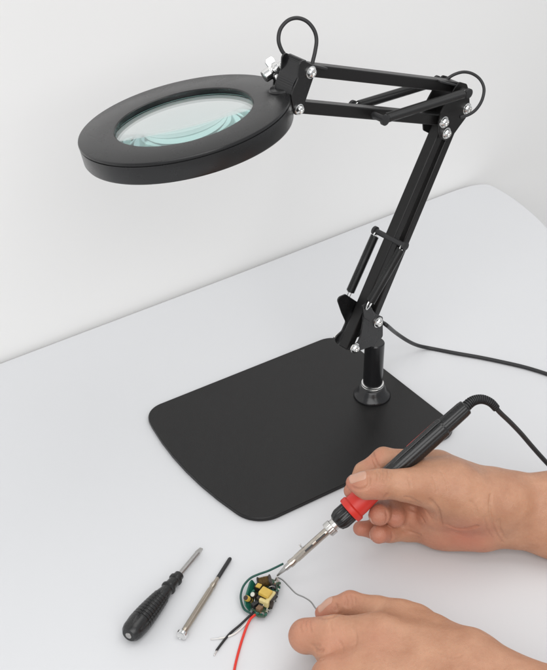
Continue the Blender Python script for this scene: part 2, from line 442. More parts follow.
# swivel: socket on the rim, ball stem, chrome wing screw
ed = onp((300,80), 0)-RC; ed -= RN*(ed@RN); ed /= np.linalg.norm(ed)
so = RC+ed*(RR-.004)
bm = bmesh.new()
lathe(bm, [(.0090,-.0150), (.0098,-.0145), (.0098,.0005), (.0088,.0018), (.002,.0024)], so, RN, seg=32)
obj('head_socket', bm, 'ringtop', head)
bend = onp((293,82), 0)
bm = bmesh.new()
st = RC+ed*(RR+.001)-RN*.006
tube(bm, crom([st, st+ed*.006+ZV*.002, bend], 6), .0052, 16)
lathe(bm, [(.0058,-.006), (.0066,-.005), (.0066,.005), (.0058,.006)], hp(283.5, 76, .985), AN, seg=24)
obj('swivel_stem', bm, 'gloss', lamp)
k0, k1 = hp(263.5, 77, .976), hp(288, 61.5, .978)
kd = (k1-k0)/np.linalg.norm(k1-k0); kl = np.linalg.norm(k1-k0)
bm = bmesh.new()
lathe(bm, [(.0038,0), (.0047,.0007), (.0047,.0060), (.0040,.0068), (.0036,.0085), (.0052,.0095), (.0052,.0130), (.0034,.0138), (.0034,kl-.004), (.0048,kl-.0035), (.0048,kl), (.003,kl+.001)], k0, kd, seg=28)
ku, kv, _ = basis(kd, UP)
for s in (1, -1):                      # the two wings
    c = k0+kd*.0105+ku*s*.0058
    w = [(0,-.0030), (.0012,-.0038), (.0048,-.0040), (.0066,-.0022), (.0066,.0022), (.0042,.0034), (.0,.0030)]
    prism(bm, [k0+kd*(.0105+y)+ku*s*(.0032+x)-kv*.0010 for x, y in w], kv*.0020)
obj('wing_screw', bm, 'chrome', lamp, angle=40, bevel=.0004)

# cables of the lamp: loop at the head, loop at the elbow, cord to the right
def D_of(P): return (P-CAM)@FW
dh = D_of(pD)
bm = bmesh.new()
tube(bm, crom([hp(292,67,dh+.004), hp(286.5,57,dh+.002), hp(281.5,50,dh), hp(278.5,40,dh-.002), hp(280.5,29,dh-.002), hp(288,20.5,dh-.002), hp(297.5,18,dh), hp(307,21.5,dh+.002),
               hp(314,30,dh+.004), hp(316.5,40,dh+.006), hp(315,52,dh+.006), hp(312.5,63,dh+.006), hp(313,69,dh+.005)], 8), .00145, 12)
obj('head_cable', bm, 'rubber', lamp, angle=180)
de = D_of(pD2)
bm = bmesh.new()
tube(bm, crom([hp(440,85,de-.002), hp(447,79,de), hp(455,74.2,de), hp(464,72,de+.002), hp(473,74,de+.004), hp(480.5,80,de+.006), hp(484,89,de+.006), hp(482,100,de+.006), hp(476,109.5,de+.004), hp(468,115,de+.002), hp(460,117,de)], 8), .0013, 12)
obj('elbow_cable', bm, 'rubber', lamp, angle=180)
bm = bmesh.new()
rc = .0018
c0 = piv((372,317), 0)
tube(bm, crom([c0, piv((379,320.5),-.004), hp(387,325.5,D_of(c0)+.01), gp((396,333),.043), gp((408,341),.022), gp((418,345.5),.008), gp((430,348.2),rc), gp((455,353),rc), gp((478,357),rc), gp((500,361.5),rc), gp((524,367),rc), gp((547,374),rc),
               gp((575,384),rc), gp((610,400),rc), gp((640,418),rc)], 8), rc, 12)
obj('power_cord', bm, 'rubber', lamp, angle=180)

# ------------------------------------------------------------------ soldering iron
ID = 1.011
TIP = gp((276.8, 576), .0085)
REAR = hp(466.5, 406.5, 1.008)
IA = (REAR-TIP)/np.linalg.norm(REAR-TIP); IL = np.linalg.norm(REAR-TIP)
def pxs(x):                            # length along the iron at which it crosses picture column x
    lo, hi = 0, IL
    for _ in range(40):
        m_ = (lo+hi)/2; P = TIP+IA*m_; d = P-CAM
        if 273.5+FPX*(d@AX)/(d@FW) < x: lo = m_
        else: hi = m_
    return lo
iron = thing('soldering_iron', TIP, 'black soldering iron with red grip collar and steel tip, held in a hand', 'soldering iron')
s_b0, s_b1 = pxs(290.5), pxs(329)
bm = bmesh.new()
lathe(bm, [(.0003,0), (.0008,.0008), (.0019,s_b0*.62), (.0023,s_b0*.64), (.0023,s_b0+.004)], TIP, IA, seg=24)
obj('tip', bm, 'steel', iron)
bm = bmesh.new()
lathe(bm, [(.0022,s_b0-.001), (.0030,s_b0-.0008), (.0031,s_b0+.002), (.00285,s_b0+.0026), (.00285,s_b0+.006), (.0031,s_b0+.0064), (.0031,s_b1+.002)], TIP, IA, seg=32)
brl = obj('barrel', bm, 'barrel', iron)
bm = bmesh.new(); u, v, _ = basis(IA, -FW)
ps = pxs(305)
for s0, s1 in ((s_b1-.013, s_b1-.004), (s_b1-.024, s_b1-.0165)):    # vent slots
    box(bm, TIP+IA*(s0+s1)/2+u*.0030, IA*(s1-s0)/2, v*.0007, u*.0003)
obj('vent_slot', bm, 'smd_k', brl)
bm = bmesh.new()
sd = UP*.8-AX*.55; sd = sd-IA*(sd@IA); sd /= np.linalg.norm(sd)
tube(bm, [TIP+IA*ps+sd*.0024, TIP+IA*ps+sd*.0062], .0006, 8)
tube(bm, [TIP+IA*(ps-.0012)+sd*.0052, TIP+IA*(ps+.0012)+sd*.0064], .0005, 8)
obj('locating_pin', bm, 'steel', brl)
s_n = pxs(327.5); s_n2 = pxs(337)
bm = bmesh.new()
lathe(bm, [(.0036,s_n-.0006), (.0054,s_n), (.0057,s_n+.0008), (.0057,s_n2-.0045), (.0046,s_n2-.004), (.0046,s_n2+.001)], TIP, IA, seg=96, flute=lambda a, s: 1+(.018*math.cos(24*a) if s < s_n2-.0042 else 0))
obj('barrel_nut', bm, 'zinc', iron, angle=30)
s_k, s_k2 = pxs(337.0), pxs(349.5)
bm = bmesh.new()
lathe(bm, [(.0048,s_k-.0012), (.0066,s_k), (.0078,s_k+.0030), (.0081,s_k+.0045), (.0081,s_k2-.001), (.0070,s_k2+.001)], TIP, IA, seg=96, flute=lambda a, s: 1+(.05*max(-.6, math.cos(12*a))))
obj('front_nut', bm, 'gloss', iron, angle=30)
s_r, s_r2 = pxs(349.2), pxs(385)
bm = bmesh.new()
lathe(bm, [(.0085,s_r-.0002), (.0101,s_r), (.0105,s_r+.0010), (.0105,s_r+.0042), (.0098,s_r+.0050), (.0092,s_r+.0054), (.0092,s_r+.010), (.0084,s_r+.02), (.0078,s_r2)], TIP, IA, seg=64)
obj('grip_collar', bm, 'red', iron, angle=40)
bm = bmesh.new()
fl = lambda a, s: 1+.045*abs(math.cos(6*a))
s_step = pxs(443)
lathe(bm, [(.0066,s_r2-.004), (.0072,s_r2-.002), (.0073,s_r2+.02), (.0073,s_step-.02), (.0072,s_step), (.0064,s_step+.0015), (.0061,IL-.004), (.0057,IL-.0008), (.0045,IL)], TIP, IA, ref=-FW, seg=100, flute=fl)
hd = obj('handle', bm, 'handle', iron, angle=25)
u, v, _ = basis(IA, -FW)
side = v if (v@UP) > 0 else -v
bm = bmesh.new()
for sg in (1,):
    q0, q1 = s_step-.030, s_step-.002
    nn = side*.98+u*.20; nn /= np.linalg.norm(nn); tt = np.cross(IA, nn)
    prism(bm, [TIP+IA*q0+nn*.0066-tt*.0020, TIP+IA*q0+nn*.0066+tt*.0020, TIP+IA*q0+nn*.00775+tt*.0016, TIP+IA*q0+nn*.00775-tt*.0016], IA*(q1-q0))
obj('indicator_strip', bm, 'red', hd, bevel=.0003)
bm = bmesh.new()
nn = side*.90+u*.5; nn /= np.linalg.norm(nn); tt = np.cross(IA, nn)
a0, a1 = s_step-.052, s_step+.001
prof2 = [(a0,.0068), (a0+.012,.0079), (a1-.004,.0083), (a1,.0079), (a1+.0012,.0066)]
prism(bm, [TIP+IA*s+nn*h-tt*.0022 for s, h in prof2]+[TIP+IA*a1+nn*.004-tt*.0022, TIP+IA*a0+nn*.004-tt*.0022], tt*.0044)
obj('dial_ridge', bm, 'handle', hd, bevel=.0006)
# strain relief: ribbed boot that bends over, then the cord
cp = crom([TIP+IA*(IL-.003), hp(470.5,402.5,1.010), hp(477,399.6,1.011), hp(484,399.6,1.012), hp(491,402.8,1.013), hp(496.3,408.3,1.015)], 24)
bm = bmesh.new(); rr = []
for i in range(len(cp)):
    t = i/(len(cp)-1); rr.append((.0043-.0012*t)*(1.0 if (i % 6) < 4 else .80))
tube(bm, cp, rr, 20)
obj('strain_relief', bm, 'rubber', iron, angle=40)
bm = bmesh.new()
tube(bm, crom([hp(494,405.5,1.014), hp(496.3,408.3,1.015), hp(501,413.5,1.019), hp(510,422,1.03), hp(521,433.5,1.045), hp(533,447.5,1.06), hp(547,463,1.075), hp(566,482,1.09), gp((592,505),.012), gp((630,525),.0022), gp((690,545),.0022)], 8), .0019, 12)
obj('cord', bm, 'rubber', iron, angle=180)

# ------------------------------------------------------------------ screwdrivers
bk = gp((129.5,634.5), .0082); bt = gp((201.5,548.5), .0052)
sd_ = thing('screwdriver', (bk[0], bk[1], 0), 'short screwdriver with black ribbed handle and flat steel blade lying on the table', 'screwdriver')
d = bt-bk; L = np.linalg.norm(d); d /= L
def frac(p, z=.007): return (gp(p, z)-bk)@d
h1 = frac((177,573.5))
bm = bmesh.new()
def fl2(a, s): return 1+(-.10*max(0, math.cos(6*a))**6 if .008 < s < h1*.64 else 0)
pr = [(.0030,-.0012), (.0052,-.0010), (.0070,.0012), (.0080,.0045), (.0084,.010)]
ns = 9
for k in range(ns+1):                                    # grip rings
    s = .012+(h1*.58-.012)*k/ns; e = .0086-.0022*(k/ns)**1.6
    pr += [(e, s), (e+.0001, s+.0012), (e, s+.0026), (e-.0010, s+.0029), (e-.0010, s+.0034)]
pr += [(.0055,h1*.66), (.0046,h1*.72), (.0045,h1*.755), (.0056,h1*.765), (.0057,h1*.785), (.0046,h1*.795), (.0042,h1*.88), (.0041,h1*.90), (.0051,h1*.91), (.0052,h1*.935), (.0040,h1*.945), (.0038,h1), (.0030,h1+.0004)]
lathe(bm, pr, bk, d, seg=96, flute=fl2)
hnd = obj('handle', bm, 'handle', sd_, angle=25)
bm = bmesh.new()
lathe(bm, [(.0024,-.0016), (.0026,-.0008), (.0026,0)], bk, d, seg=24)
obj('end_cap', bm, 'steel', hnd)
bm = bmesh.new()
lathe(bm, [(.0021,h1-.001), (.0021,L-.010), (.0021,L-.006)], bk, d, seg=24)
u, v, _ = basis(d)
e0, e1 = L-.0065, L
a = [bk+d*e0+v*x+u*y for x, y in ((-.0020,-.0012), (.0020,-.0012), (.0020,.0012), (-.0020,.0012))]
b = [bk+d*e1+v*x+u*y for x, y in ((-.0013,-.0006), (.0013,-.0006), (.0013,.0006), (-.0013,.0006))]
va = [bm.verts.new(p) for p in a]; vb = [bm.verts.new(p) for p in b]
bm.faces.new(va[::-1]); bm.faces.new(vb)
for i in range(4): bm.faces.new((va[i], va[(i+1) % 4], vb[(i+1) % 4], vb[i]))
obj('blade', bm, 'steel', sd_)

bk = gp((181.8,634.8), .0042); bt = gp((230.3,558.3), .0022)
ps_ = thing('precision_screwdriver', (bk[0], bk[1], 0), 'thin silver precision screwdriver with swivel cap and black tip lying on the table', 'screwdriver')
d = bt-bk; L = np.linalg.norm(d); d /= L
def frac2(p, z=.003): return (gp(p, z)-bk)@d
h1 = frac2((217.5,577.5))
bm = bmesh.new()
def fl3(a, s): return 1+(.07*math.cos(10*a) if .006 < s < h1*.80 else 0)
pr = [(.0018,.0012), (.0018,.0035), (.0022,.0045)]
for k in range(15): s = .007+(h1*.78-.007)*k/14; pr.append((.0021, s))
pr += [(.0019,h1*.80), (.0019,h1*.83), (.0022,h1*.84), (.0022,h1*.89), (.0017,h1*.90), (.0014,h1)]
lathe(bm, pr, bk, d, seg=84, flute=fl3)
obj('body', bm, 'brass', ps_, angle=30)
bm = bmesh.new()
lathe(bm, [(.0016,-.0009), (.0026,-.0012), (.0031,-.0016), (.0039,-.0012), (.0041,-.0002), (.0041,.0010), (.0036,.0016), (.0016,.0018)], bk, d, seg=40)
obj('swivel_cap', bm, 'chrome', ps_, angle=35)
bm = bmesh.new()
lathe(bm, [(.0012,h1-.001), (.00155,h1), (.00155,L-.001), (.0012,L)], bk, d, seg=20)
obj('tip', bm, 'rubber', ps_)

# ------------------------------------------------------------------ circuit board with its wires
BC = gp((262,597), 0)
brd = thing('circuit_board', BC, 'small green circuit board with yellow transformer and loose coloured wires under the iron tip', 'circuit board')
def g3(x, y, z): return gp((x, y), z)
bz = .0030
bo = [(258.5,579.5), (264,577.5), (272,580), (281,583.5), (279.5,590), (276,600), (271.5,608), (265,617.8), (258,617.5), (253,613.5), (250,606)]
bm = bmesh.new(); prism(bm, [g3(x, y, bz) for x, y in bo], (0,0,.0014))
obj('board', bm, 'pcb', brd, bevel=.0002)
bm = bmesh.new()                                       # upright daughter board at the left
pa, pb = g3(257,588,.002), g3(248.5,611,.002)
dv = pb-pa; nn = np.array([-dv[1], dv[0], 0]); nn /= np.linalg.norm(nn)
if nn[0] > 0: nn = -nn
tl = np.array([0,0,1.0])*.0085+nn*.0050
prism(bm, [pa, pb, pb+tl*.62, pb-dv*.1+tl*.86, pa+dv*.16+tl, pa+tl*.9], -nn*.0013)
obj('daughter_board', bm, 'pcb2', brd, bevel=.0002)
TA = (g3(272,590,0)-g3(262,608,0)); TA[2] = 0; TA /= np.linalg.norm(TA)
TB = np.array([TA[1], -TA[0], 0])                       # across the board, to the right
def comp(name, px, z, la, lb, h, m, rot=0, bev=.0004, parent=None, tilt=0):
    c, s = math.cos(R(rot)), math.sin(R(rot)); a = TA*c+TB*s; b = -TA*s+TB*c
    up = ZV*math.cos(R(tilt))+b*math.sin(R(tilt)); b = np.cross(up, a)
    bm = bmesh.new(); box(bm, g3(*px, z+h/2), a*la/2, b*lb/2, up*h/2)
    return obj(name, bm, m, parent or brd, bevel=bev, smooth=False)
zt = bz+.0015
tr = comp('transformer_core', (266.5,597.5), zt, .0125, .0105, .0058, 'ferrite', 8)
comp('winding', (265.5,592.8), zt+.0060, .0074, .0086, .0036, 'tape', 8, .0008, tr, 8)
comp('side_winding', (270.2,599.2), zt+.0008, .0125, .0030, .0062, 'tapepale', 8, .0008, tr)
comp('end_winding', (264.2,602.8), zt+.0008, .0030, .0080, .0058, 'tapepale', 8, .0008, tr)
bm = bmesh.new()                                       # copper choke at the top
cc = g3(264.5,581.5, zt+.0042)
lathe(bm, [(.0026,-.0052), (.0044,-.0050), (.0044,-.0042), (.0034,-.0040), (.0034,.0040), (.0044,.0042), (.0044,.0050), (.0026,.0052)], cc, TB*.8+TA*.35+ZV*.25, seg=24)
ck = obj('choke', bm, 'ferrite', brd)
bm = bmesh.new(); ax = TB*.8+TA*.35+ZV*.25; ax /= np.linalg.norm(ax)
for k in range(9): 
    lathe(bm, [(.0033,-.00040), (.0040,0), (.0033,.00040)], cc+ax*(-.0034+.00085*k), ax, seg=20)
obj('copper_winding', bm, 'gold', ck)
for px, h, r, m, m2 in (((250.8,600.5),.0088,.0022,'tape','ferrite'), ((256.5,596.6),.0070,.0021,'ferrite','smd_w')):
    bm = bmesh.new(); c = g3(*px, zt); dd = ZV*.75-TA*.55-TB*.2; dd /= np.linalg.norm(dd)
    lathe(bm, [(r*.9,0), (r,.0004), (r,h*.9), (r*.86,h)], c, dd, seg=20); cp_ = obj('capacitor', bm, m, brd, angle=40)
    bm = bmesh.new(); lathe(bm, [(r*.84,0), (r*.7,.0004)], c+dd*(h+.00002), dd, seg=20); obj('capacitor_top', bm, m2, cp_)
    bm = bmesh.new(); lathe(bm, [(r*1.02,h*.30), (r*1.03,h*.32), (r*1.03,h*.52), (r*1.02,h*.54)], c, dd, seg=20); obj('capacitor_band', bm, 'smd_k', cp_)
comp('diode', (255.3,604.5), zt, .0060, .0030, .0040, 'smd_k', 25)
comp('relay', (259.5,608.5), zt, .0044, .0040, .0034, 'smd_b', 15)
comp('chip', (273.8,587), zt, .0046, .0034, .0016, 'smd_k', -20)
bm = bmesh.new(); lathe(bm, [(.0022,0), (.0016,.0010), (.0010,.0022), (.0007,.0034), (.0002,.0040)], g3(276.8,580.3,zt-.0002), ZV, seg=16)
obj('solder_joint', bm, 'tinned', brd)
comp('small_transformer', (258.5,587.5), zt, .0052, .0050, .0050, 'ferrite', 5)
comp('winding', (258.8,585.8), zt+.0046, .0040, .0038, .0014, 'tape', 5)
comp('bridge_rectifier', (261.5,604.8), zt, .0046, .0034, .0036, 'smd_k', 12)
comp('film_capacitor', (271.5,605.2), zt, .0052, .0024, .0032, 'ferrite', -8)
comp('film_capacitor', (275.6,594), zt, .0040, .0026, .0030, 'smd_k', 10)
comp('varistor', (252.8,593.5), zt, .0040, .0016, .0050, 'pcb2', 10)
for px, rr_ in (((278.4,585.8),.0008), ((276.5,591.5),.0007), ((273.2,601.5),.0008), ((268.4,610.5),.0009), ((263.5,614.3),.0008), ((256.8,613.2),.0010), ((253.2,608.5),.0007), ((270.2,583.3),.0007)):
    bm = bmesh.new(); lathe(bm, [(rr_,0), (rr_*.95,rr_*.4), (rr_*.6,rr_*.9), (rr_*.15,rr_*1.15)], g3(*px, zt-.0002), ZV, seg=14); obj('solder_joint', bm, 'tinned', brd, angle=180)
for pa_, pb_ in (((268.5,590),(274.5,589)), ((262.5,608),(269.5,606)), ((255,600),(254,606.5)), ((259.5,594),(262.2,600))):     # bent component leads
    bm = bmesh.new(); a_, b_ = g3(*pa_, zt), g3(*pb_, zt); tube(bm, crom([a_, a_+ZV*.0024, (a_+b_)/2+ZV*.0034, b_+ZV*.0022, b_], 6), .00028, 7); obj('lead', bm, 'tinned', brd, angle=180)
for k in range(58):
    t = random.random()
    ex = random.choice([((280,584.5),(275,600)), ((275,600),(265,615.5)), ((265,615.5),(255,611.5)), ((271,582),(279,585.5)), ((262,606),(258,614)), ((272,590),(277,594)), ((252,600),(256,611)), ((268,606),(274,600)), ((259,580),(272,581))])
    px = (ex[0][0]+(ex[1][0]-ex[0][0])*t+random.uniform(-2.2,1.2), ex[0][1]+(ex[1][1]-ex[0][1])*t+random.uniform(-1.5,1))
    comp('resistor' if k % 2 else 'solder_joint', px, zt-.0002, random.uniform(.0008,.0022), random.uniform(.0007,.0014), random.uniform(.0006,.0018),
         random.choice(['smd_w','smd_k','smd_b','tinned','pcb2','solder','smd_w']), random.uniform(0,180), .00012)
def wire(name, pts, r, m, parent=brd):
    bm = bmesh.new(); tube(bm, crom(pts, 7), r, 10); return obj(name, bm, m, parent, angle=180)
wire('green_wire', [g3(250,613,.003), g3(244.5,609.5,.003), g3(241.6,603,.004), g3(240.8,595,.006), g3(243.5,586,.009), g3(250,578.5,.011), g3(258,574.5,.012), g3(268,571,.012), g3(276,567.3,.0120), g3(283,563.8,.0115)], .00085, 'wire_green')
bw = wire('black_wire', [g3(254,612,.004), g3(248.5,617,.0042), g3(240,625,.003), g3(230,633.5,.0013), g3(222,643,.001), g3(216.5,650.5,.001)], .00092, 'wire_black')
wire('bare_end', [g3(218.2,648.6,.001), g3(214.2,655.5,.0008)], .0005, 'tinned', bw)
ww = wire('white_wire', [g3(254.5,613.5,.003), g3(249,620,.0025), g3(241,628.5,.0012), g3(234,634,.0010), g3(226,637.2,.0010), g3(219,638.4,.0010)], .00072, 'wire_white')
wire('bare_end', [g3(221,638.2,.001), g3(215,639,.0009), g3(210.5,639.3,.0007)], .0004, 'tinned', ww)
wire('red_wire', [g3(255.5,614.5,.0034), g3(250.5,619,.0036), g3(246.5,627,.0022), g3(242,640,.0011), g3(238.5,652,.0010), g3(235.5,664,.0010), g3(233,676,.0010), g3(226,700,.0010)], .00096, 'wire_red')

# ------------------------------------------------------------------ solder wire
bm = bmesh.new()
tube(bm, crom([g3(278.3,577.6,.0075), g3(283,580.3,.0095), g3(289,586.5,.0110), g3(296,593.5,.0120), g3(304.5,597.5,.0140), g3(311,602,.0165), g3(317,610,.0190), g3(325,614.5,.0195), g3(336,620,.018)], 8), .00055, 10)
tag(obj('solder_wire', bm, 'solder', angle=180), 'thin grey solder wire bent from the circuit board to the lower hand', 'solder wire')

#HANDS-BEGIN
# ------------------------------------------------------------------ hands: one continuous surface each, from a blended distance field
class Field:
    def __init__(s, lo, hi, h):
        s.lo = np.array(lo); s.h = h; s.n = np.ceil((np.array(hi)-s.lo)/h).astype(int)+1
        s.ax = [s.lo[i]+h*np.arange(s.n[i]) for i in range(3)]
    def new(s): return np.full(s.n, .05, np.float32)
    def cone(s, F, a, b, ra, rb, k, flat=None, cut=False):
        """tapered capsule blended into F; flat = (direction, factor) squashes it; cut carves it out instead"""
        a = np.array(a, float); b = np.array(b, float); mr = max(ra, rb)+max(k, .002)+.006
        mn = np.minimum(a, b)-mr; mx = np.maximum(a, b)+mr
        sl = tuple(slice(max(0, int((mn[i]-s.lo[i])/s.h)), min(s.n[i], int((mx[i]-s.lo[i])/s.h)+2)) for i in range(3))
        if any(q.stop <= q.start for q in sl): return
        x = s.ax[0][sl[0]][:, None, None].astype(np.float32); y = s.ax[1][sl[1]][None, :, None].astype(np.float32); z = s.ax[2][sl[2]][None, None, :].astype(np.float32)
        d = b-a; L2 = max(d@d, 1e-12)
        px, py, pz = x-a[0], y-a[1], z-a[2]
        t = np.clip((px*d[0]+py*d[1]+pz*d[2])/L2, 0, 1)
        qx, qy, qz = px-t*d[0], py-t*d[1], pz-t*d[2]
        if flat is not None:
            f, m = np.array(flat[0], float), flat[1]; f = f/np.linalg.norm(f)
            w = (qx*f[0]+qy*f[1]+qz*f[2])*(1/m-1)
            qx, qy, qz = qx+w*f[0], qy+w*f[1], qz+w*f[2]
        D = np.sqrt(qx*qx+qy*qy+qz*qz)-(ra+(rb-ra)*t)
        G = F[sl]
        if cut: F[sl] = -smin(-G, D, k)
        else: F[sl] = smin(G, D, k)
    def snap(s, p):
        d = ray(p); d = d/np.linalg.norm(d)
        t = .78
        for _ in range(900):
            q = CAM+d*t
            if np.all(q > s.lo+s.h) and np.all(q < s.lo+s.h*(s.n-2)):
                v = s.sample(q)
                if v < .0001:
                    while v < 0: t -= .00015; v = s.sample(CAM+d*t)
                    return CAM+d*t
                t += max(v*.4, .00015)
            else: t += .002
        return q
    def sample(s, p):
        q = (np.array(p)-s.lo)/s.h; i = np.clip(q.astype(int), 0, s.n-2); f = q-i; v = 0
        for dx in (0, 1):
            for dy in (0, 1):
                for dz in (0, 1):
                    v += s.F[i[0]+dx, i[1]+dy, i[2]+dz]*(f[0] if dx else 1-f[0])*(f[1] if dy else 1-f[1])*(f[2] if dz else 1-f[2])
        return v
def smin(a, b, k):
    if k <= 0: return np.minimum(a, b)
    h = np.maximum(k-np.abs(a-b), 0)/k
    return np.minimum(a, b)-h*h*k*.25
def surface_net(fl):
    F, lo, h = fl.F, fl.lo, fl.h
    ins = F < 0; n = F.shape
    c = np.zeros((n[0]-1, n[1]-1, n[2]-1), np.int8)
    for dx in (0,1):
        for dy in (0,1):
            for dz in (0,1): c += ins[dx:n[0]-1+dx, dy:n[1]-1+dy, dz:n[2]-1+dz]
    cells = np.argwhere((c > 0) & (c < 8)); idx = np.full(c.shape, -1, np.int32)
    idx[tuple(cells.T)] = np.arange(len(cells))
    acc = np.zeros((len(cells), 3)); cnt = np.zeros(len(cells))
    cor = [(0,0,0),(1,0,0),(0,1,0),(1,1,0),(0,0,1),(1,0,1),(0,1,1),(1,1,1)]
    vals = [F[cells[:,0]+q[0], cells[:,1]+q[1], cells[:,2]+q[2]] for q in cor]
    for i in range(8):
        for ax in range(3):
            if cor[i][ax]: continue
            j = i+(1 << ax)
            a, b = vals[i], vals[j]; m = (a < 0) != (b < 0)
            t = np.where(m, a/np.where(a-b == 0, 1, a-b), 0)
            p = np.tile(np.array(cor[i], float), (len(cells), 1)); p[:, ax] += t
            acc[m] += p[m]; cnt[m] += 1
    V = lo+(cells+acc/cnt[:, None])*h
    faces = []
    for ax in range(3):
        o1, o2 = [q for q in range(3) if q != ax]
        A = np.argwhere(ins[tuple(slice(0, n[q]-1) if q == ax else slice(1, n[q]-1) for q in range(3))] != ins[tuple(slice(1, n[q]) if q == ax else slice(1, n[q]-1) for q in range(3))])
        A[:, o1] += 1; A[:, o2] += 1
        e1 = np.zeros(3, int); e1[o1] = 1; e2 = np.zeros(3, int); e2[o2] = 1
        q = [idx[tuple((A-e).T)] for e in (e1+e2, e2, 0*e1, e1)]
        f = np.stack(q, 1); s = ins[tuple(A.T)]
        if ax == 1: s = ~s
        f[~s] = f[~s][:, ::-1]
        faces.append(f)
    return V, np.concatenate(faces)
def relax(V, F, it, lam=.5, mu=-.52):
    e = np.concatenate([F[:, [0,1]], F[:, [1,2]], F[:, [2,3]], F[:, [3,0]]])
    n = len(V); cnt = np.bincount(e[:,0], minlength=n)+np.bincount(e[:,1], minlength=n)
    for i in range(it):
        for l in (lam, mu):
            S = np.zeros_like(V)
            for q in range(3): S[:, q] = np.bincount(e[:,0], V[e[:,1], q], n)+np.bincount(e[:,1], V[e[:,0], q], n)
            V = V+l*(S/cnt[:, None]-V)
    return V
def hand_object(name, fl, flush, label, group=None):
    V, F = surface_net(fl); V = relax(V, F, 3)
    me = bpy.data.meshes.new(name); c = V.mean(0)
    me.from_pydata((V-c).tolist(), [], F.tolist()); me.update()
    me.materials.append(M['skin']); me.shade_smooth()
    w = np.zeros(len(V))
    for p, r, a in flush: w = np.maximum(w, a*np.clip(1-np.linalg.norm(V-np.array(p), axis=1)/r, 0, 1)**.8)
    at = me.attributes.new('flush', 'FLOAT', 'POINT'); at.data.foreach_set('value', w.astype(np.float32))
    o = bpy.data.objects.new(name, me); COL.objects.link(o); o.location = c; WORLD[o.name] = c
    return tag(o, label, 'hand', group)
def nail(fl, parent, P, axis, nrm, wd, ln, lift=.00035):
    """thin curved plate laid on the finger's own surface"""
    P = np.array(P, float); nrm = np.array(nrm, float)/np.linalg.norm(nrm)
    t = np.array(axis, float); t = t-nrm*(t@nrm); t /= np.linalg.norm(t); sd = np.cross(nrm, t)
    n = 13; bm = bmesh.new(); top = {}; bot = {}
    for i in range(n):
        for j in range(n):
            u, v = i/(n-1)*2-1, j/(n-1)*2-1
            uu = u*math.sqrt(1-.30*v*v) if v < 0 else u*math.sqrt(1-.42*v*v)
            vv = v*math.sqrt(1-.30*u*u)
            q = P+sd*uu*wd/2+t*vv*ln/2+nrm*.010
            for k in range(60):
                d = fl.sample(q)
                if d < .00005: break
                q = q-nrm*max(d*.7, .00006)
            e = max(abs(u), abs(v))
            lf = lift*(1-e**6)-(.00025 if e > .99 else 0)
            if v > .7: lf = lift
            top[i, j] = bm.verts.new(q+nrm*lf); bot[i, j] = bm.verts.new(q+nrm*(lf-.0006))
    for i in range(n-1):
        for j in range(n-1):
            bm.faces.new((top[i,j], top[i+1,j], top[i+1,j+1], top[i,j+1])); bm.faces.new((bot[i,j], bot[i,j+1], bot[i+1,j+1], bot[i+1,j]))
    for i in range(n-1):
        for a, b in (((i,0),(i+1,0)), ((i+1,n-1),(i,n-1)), ((0,i+1),(0,i)), ((n-1,i),(n-1,i+1))):
            bm.faces.new((top[a], top[b], bot[b], bot[a]))
    return obj('fingernail', bm, 'nail', parent, angle=60)
def build(palm, fingers, kp=.012, kf=.003, kj=.008, creases=(), step=.0008):
    ends = [(q, e[2+n]) for e in palm+[g for f in fingers for g in f] for n, q in enumerate(e[:2])]
    fl = Field(np.min([q-r for q, r in ends], 0)-.006, np.max([q+r for q, r in ends], 0)+.006, step)
    P = fl.new()
    for a, b, ra, rb, *fx in palm: fl.cone(P, a, b, ra, rb, kp, fx[0] if fx else None)
    H = P.copy()
    for segs in fingers:
        G = fl.new()
        for a, b, ra, rb, *fx in segs: fl.cone(G, a, b, ra, rb, kf, fx[0] if fx else None)
        G = smin(P, G, kj)
        H = smin(H, G, .0010)
    # soft low bumps of flesh and tendon
    x, y, z = (fl.ax[0][:, None, None], fl.ax[1][None, :, None], fl.ax[2][None, None, :])
    H += (.00022*np.sin(x*310+1.3*np.sin(z*190))*np.sin(y*260+.7)*np.sin(z*290+1.1)).astype(np.float32)
    fl.F = H
    # creases: each follows the surface, found along the line of sight at its points
    cuts = []
    for pts, r in creases:
        Q = [fl.snap(p) for p in crom([np.array([*p, 0.]) for p in pts], 6)]
        cuts += [(a, b, r) for a, b in zip(Q, Q[1:]) if np.linalg.norm(a-b) < .006]
    for a, b, r in cuts: fl.cone(fl.F, a, b, r, r, .0013, cut=True)
    return fl

# ---- the right hand, holding the iron like a pen
def rh(x, y, c): return hp(x, y, ID-c)                 # c: metres towards the viewer from the iron's axis
palm = [
    (gp((850,535),.062), gp((700,520),.041), .030, .026), (gp((850,568),.055), gp((700,552),.032), .029, .025),
    (gp((700,520),.041), rh(560,504,-.022), .026, .0225), (gp((700,552),.032), rh(560,530,-.024), .025, .0205),
    (rh(560,504,-.022), rh(500,497,-.018), .0225, .0185), (rh(560,530,-.024), rh(500,520,-.021), .0205, .0185),
    (rh(503,499,-.016), rh(440,469,-.021), .0185, .0125),        # index metacarpal
    (rh(503,505,-.026), rh(436,485,-.037), .0165, .0110),
    (rh(503,515,-.030), rh(434,505,-.043), .0155, .0105),
    (rh(503,518,-.024), rh(448,530,-.034), .0175, .0130),        # heel, little-finger side
    (rh(478,530,-.020), rh(436,530,-.030), .0150, .0125),
    (rh(500,505,-.006), rh(455,492,.002), .0190, .0185),         # ball of the thumb
    (rh(470,505,-.004), rh(436,512,-.012), .0170, .0120),
    (rh(455,490,.002), rh(422,486,.009), .0165, .0128),
    (rh(447,478,-.006), rh(424,474,-.004), .0130, .0105),        # web
    (rh(436,520,-.026), rh(408,516,-.032), .0120, .0105),        # hollow of the palm
]
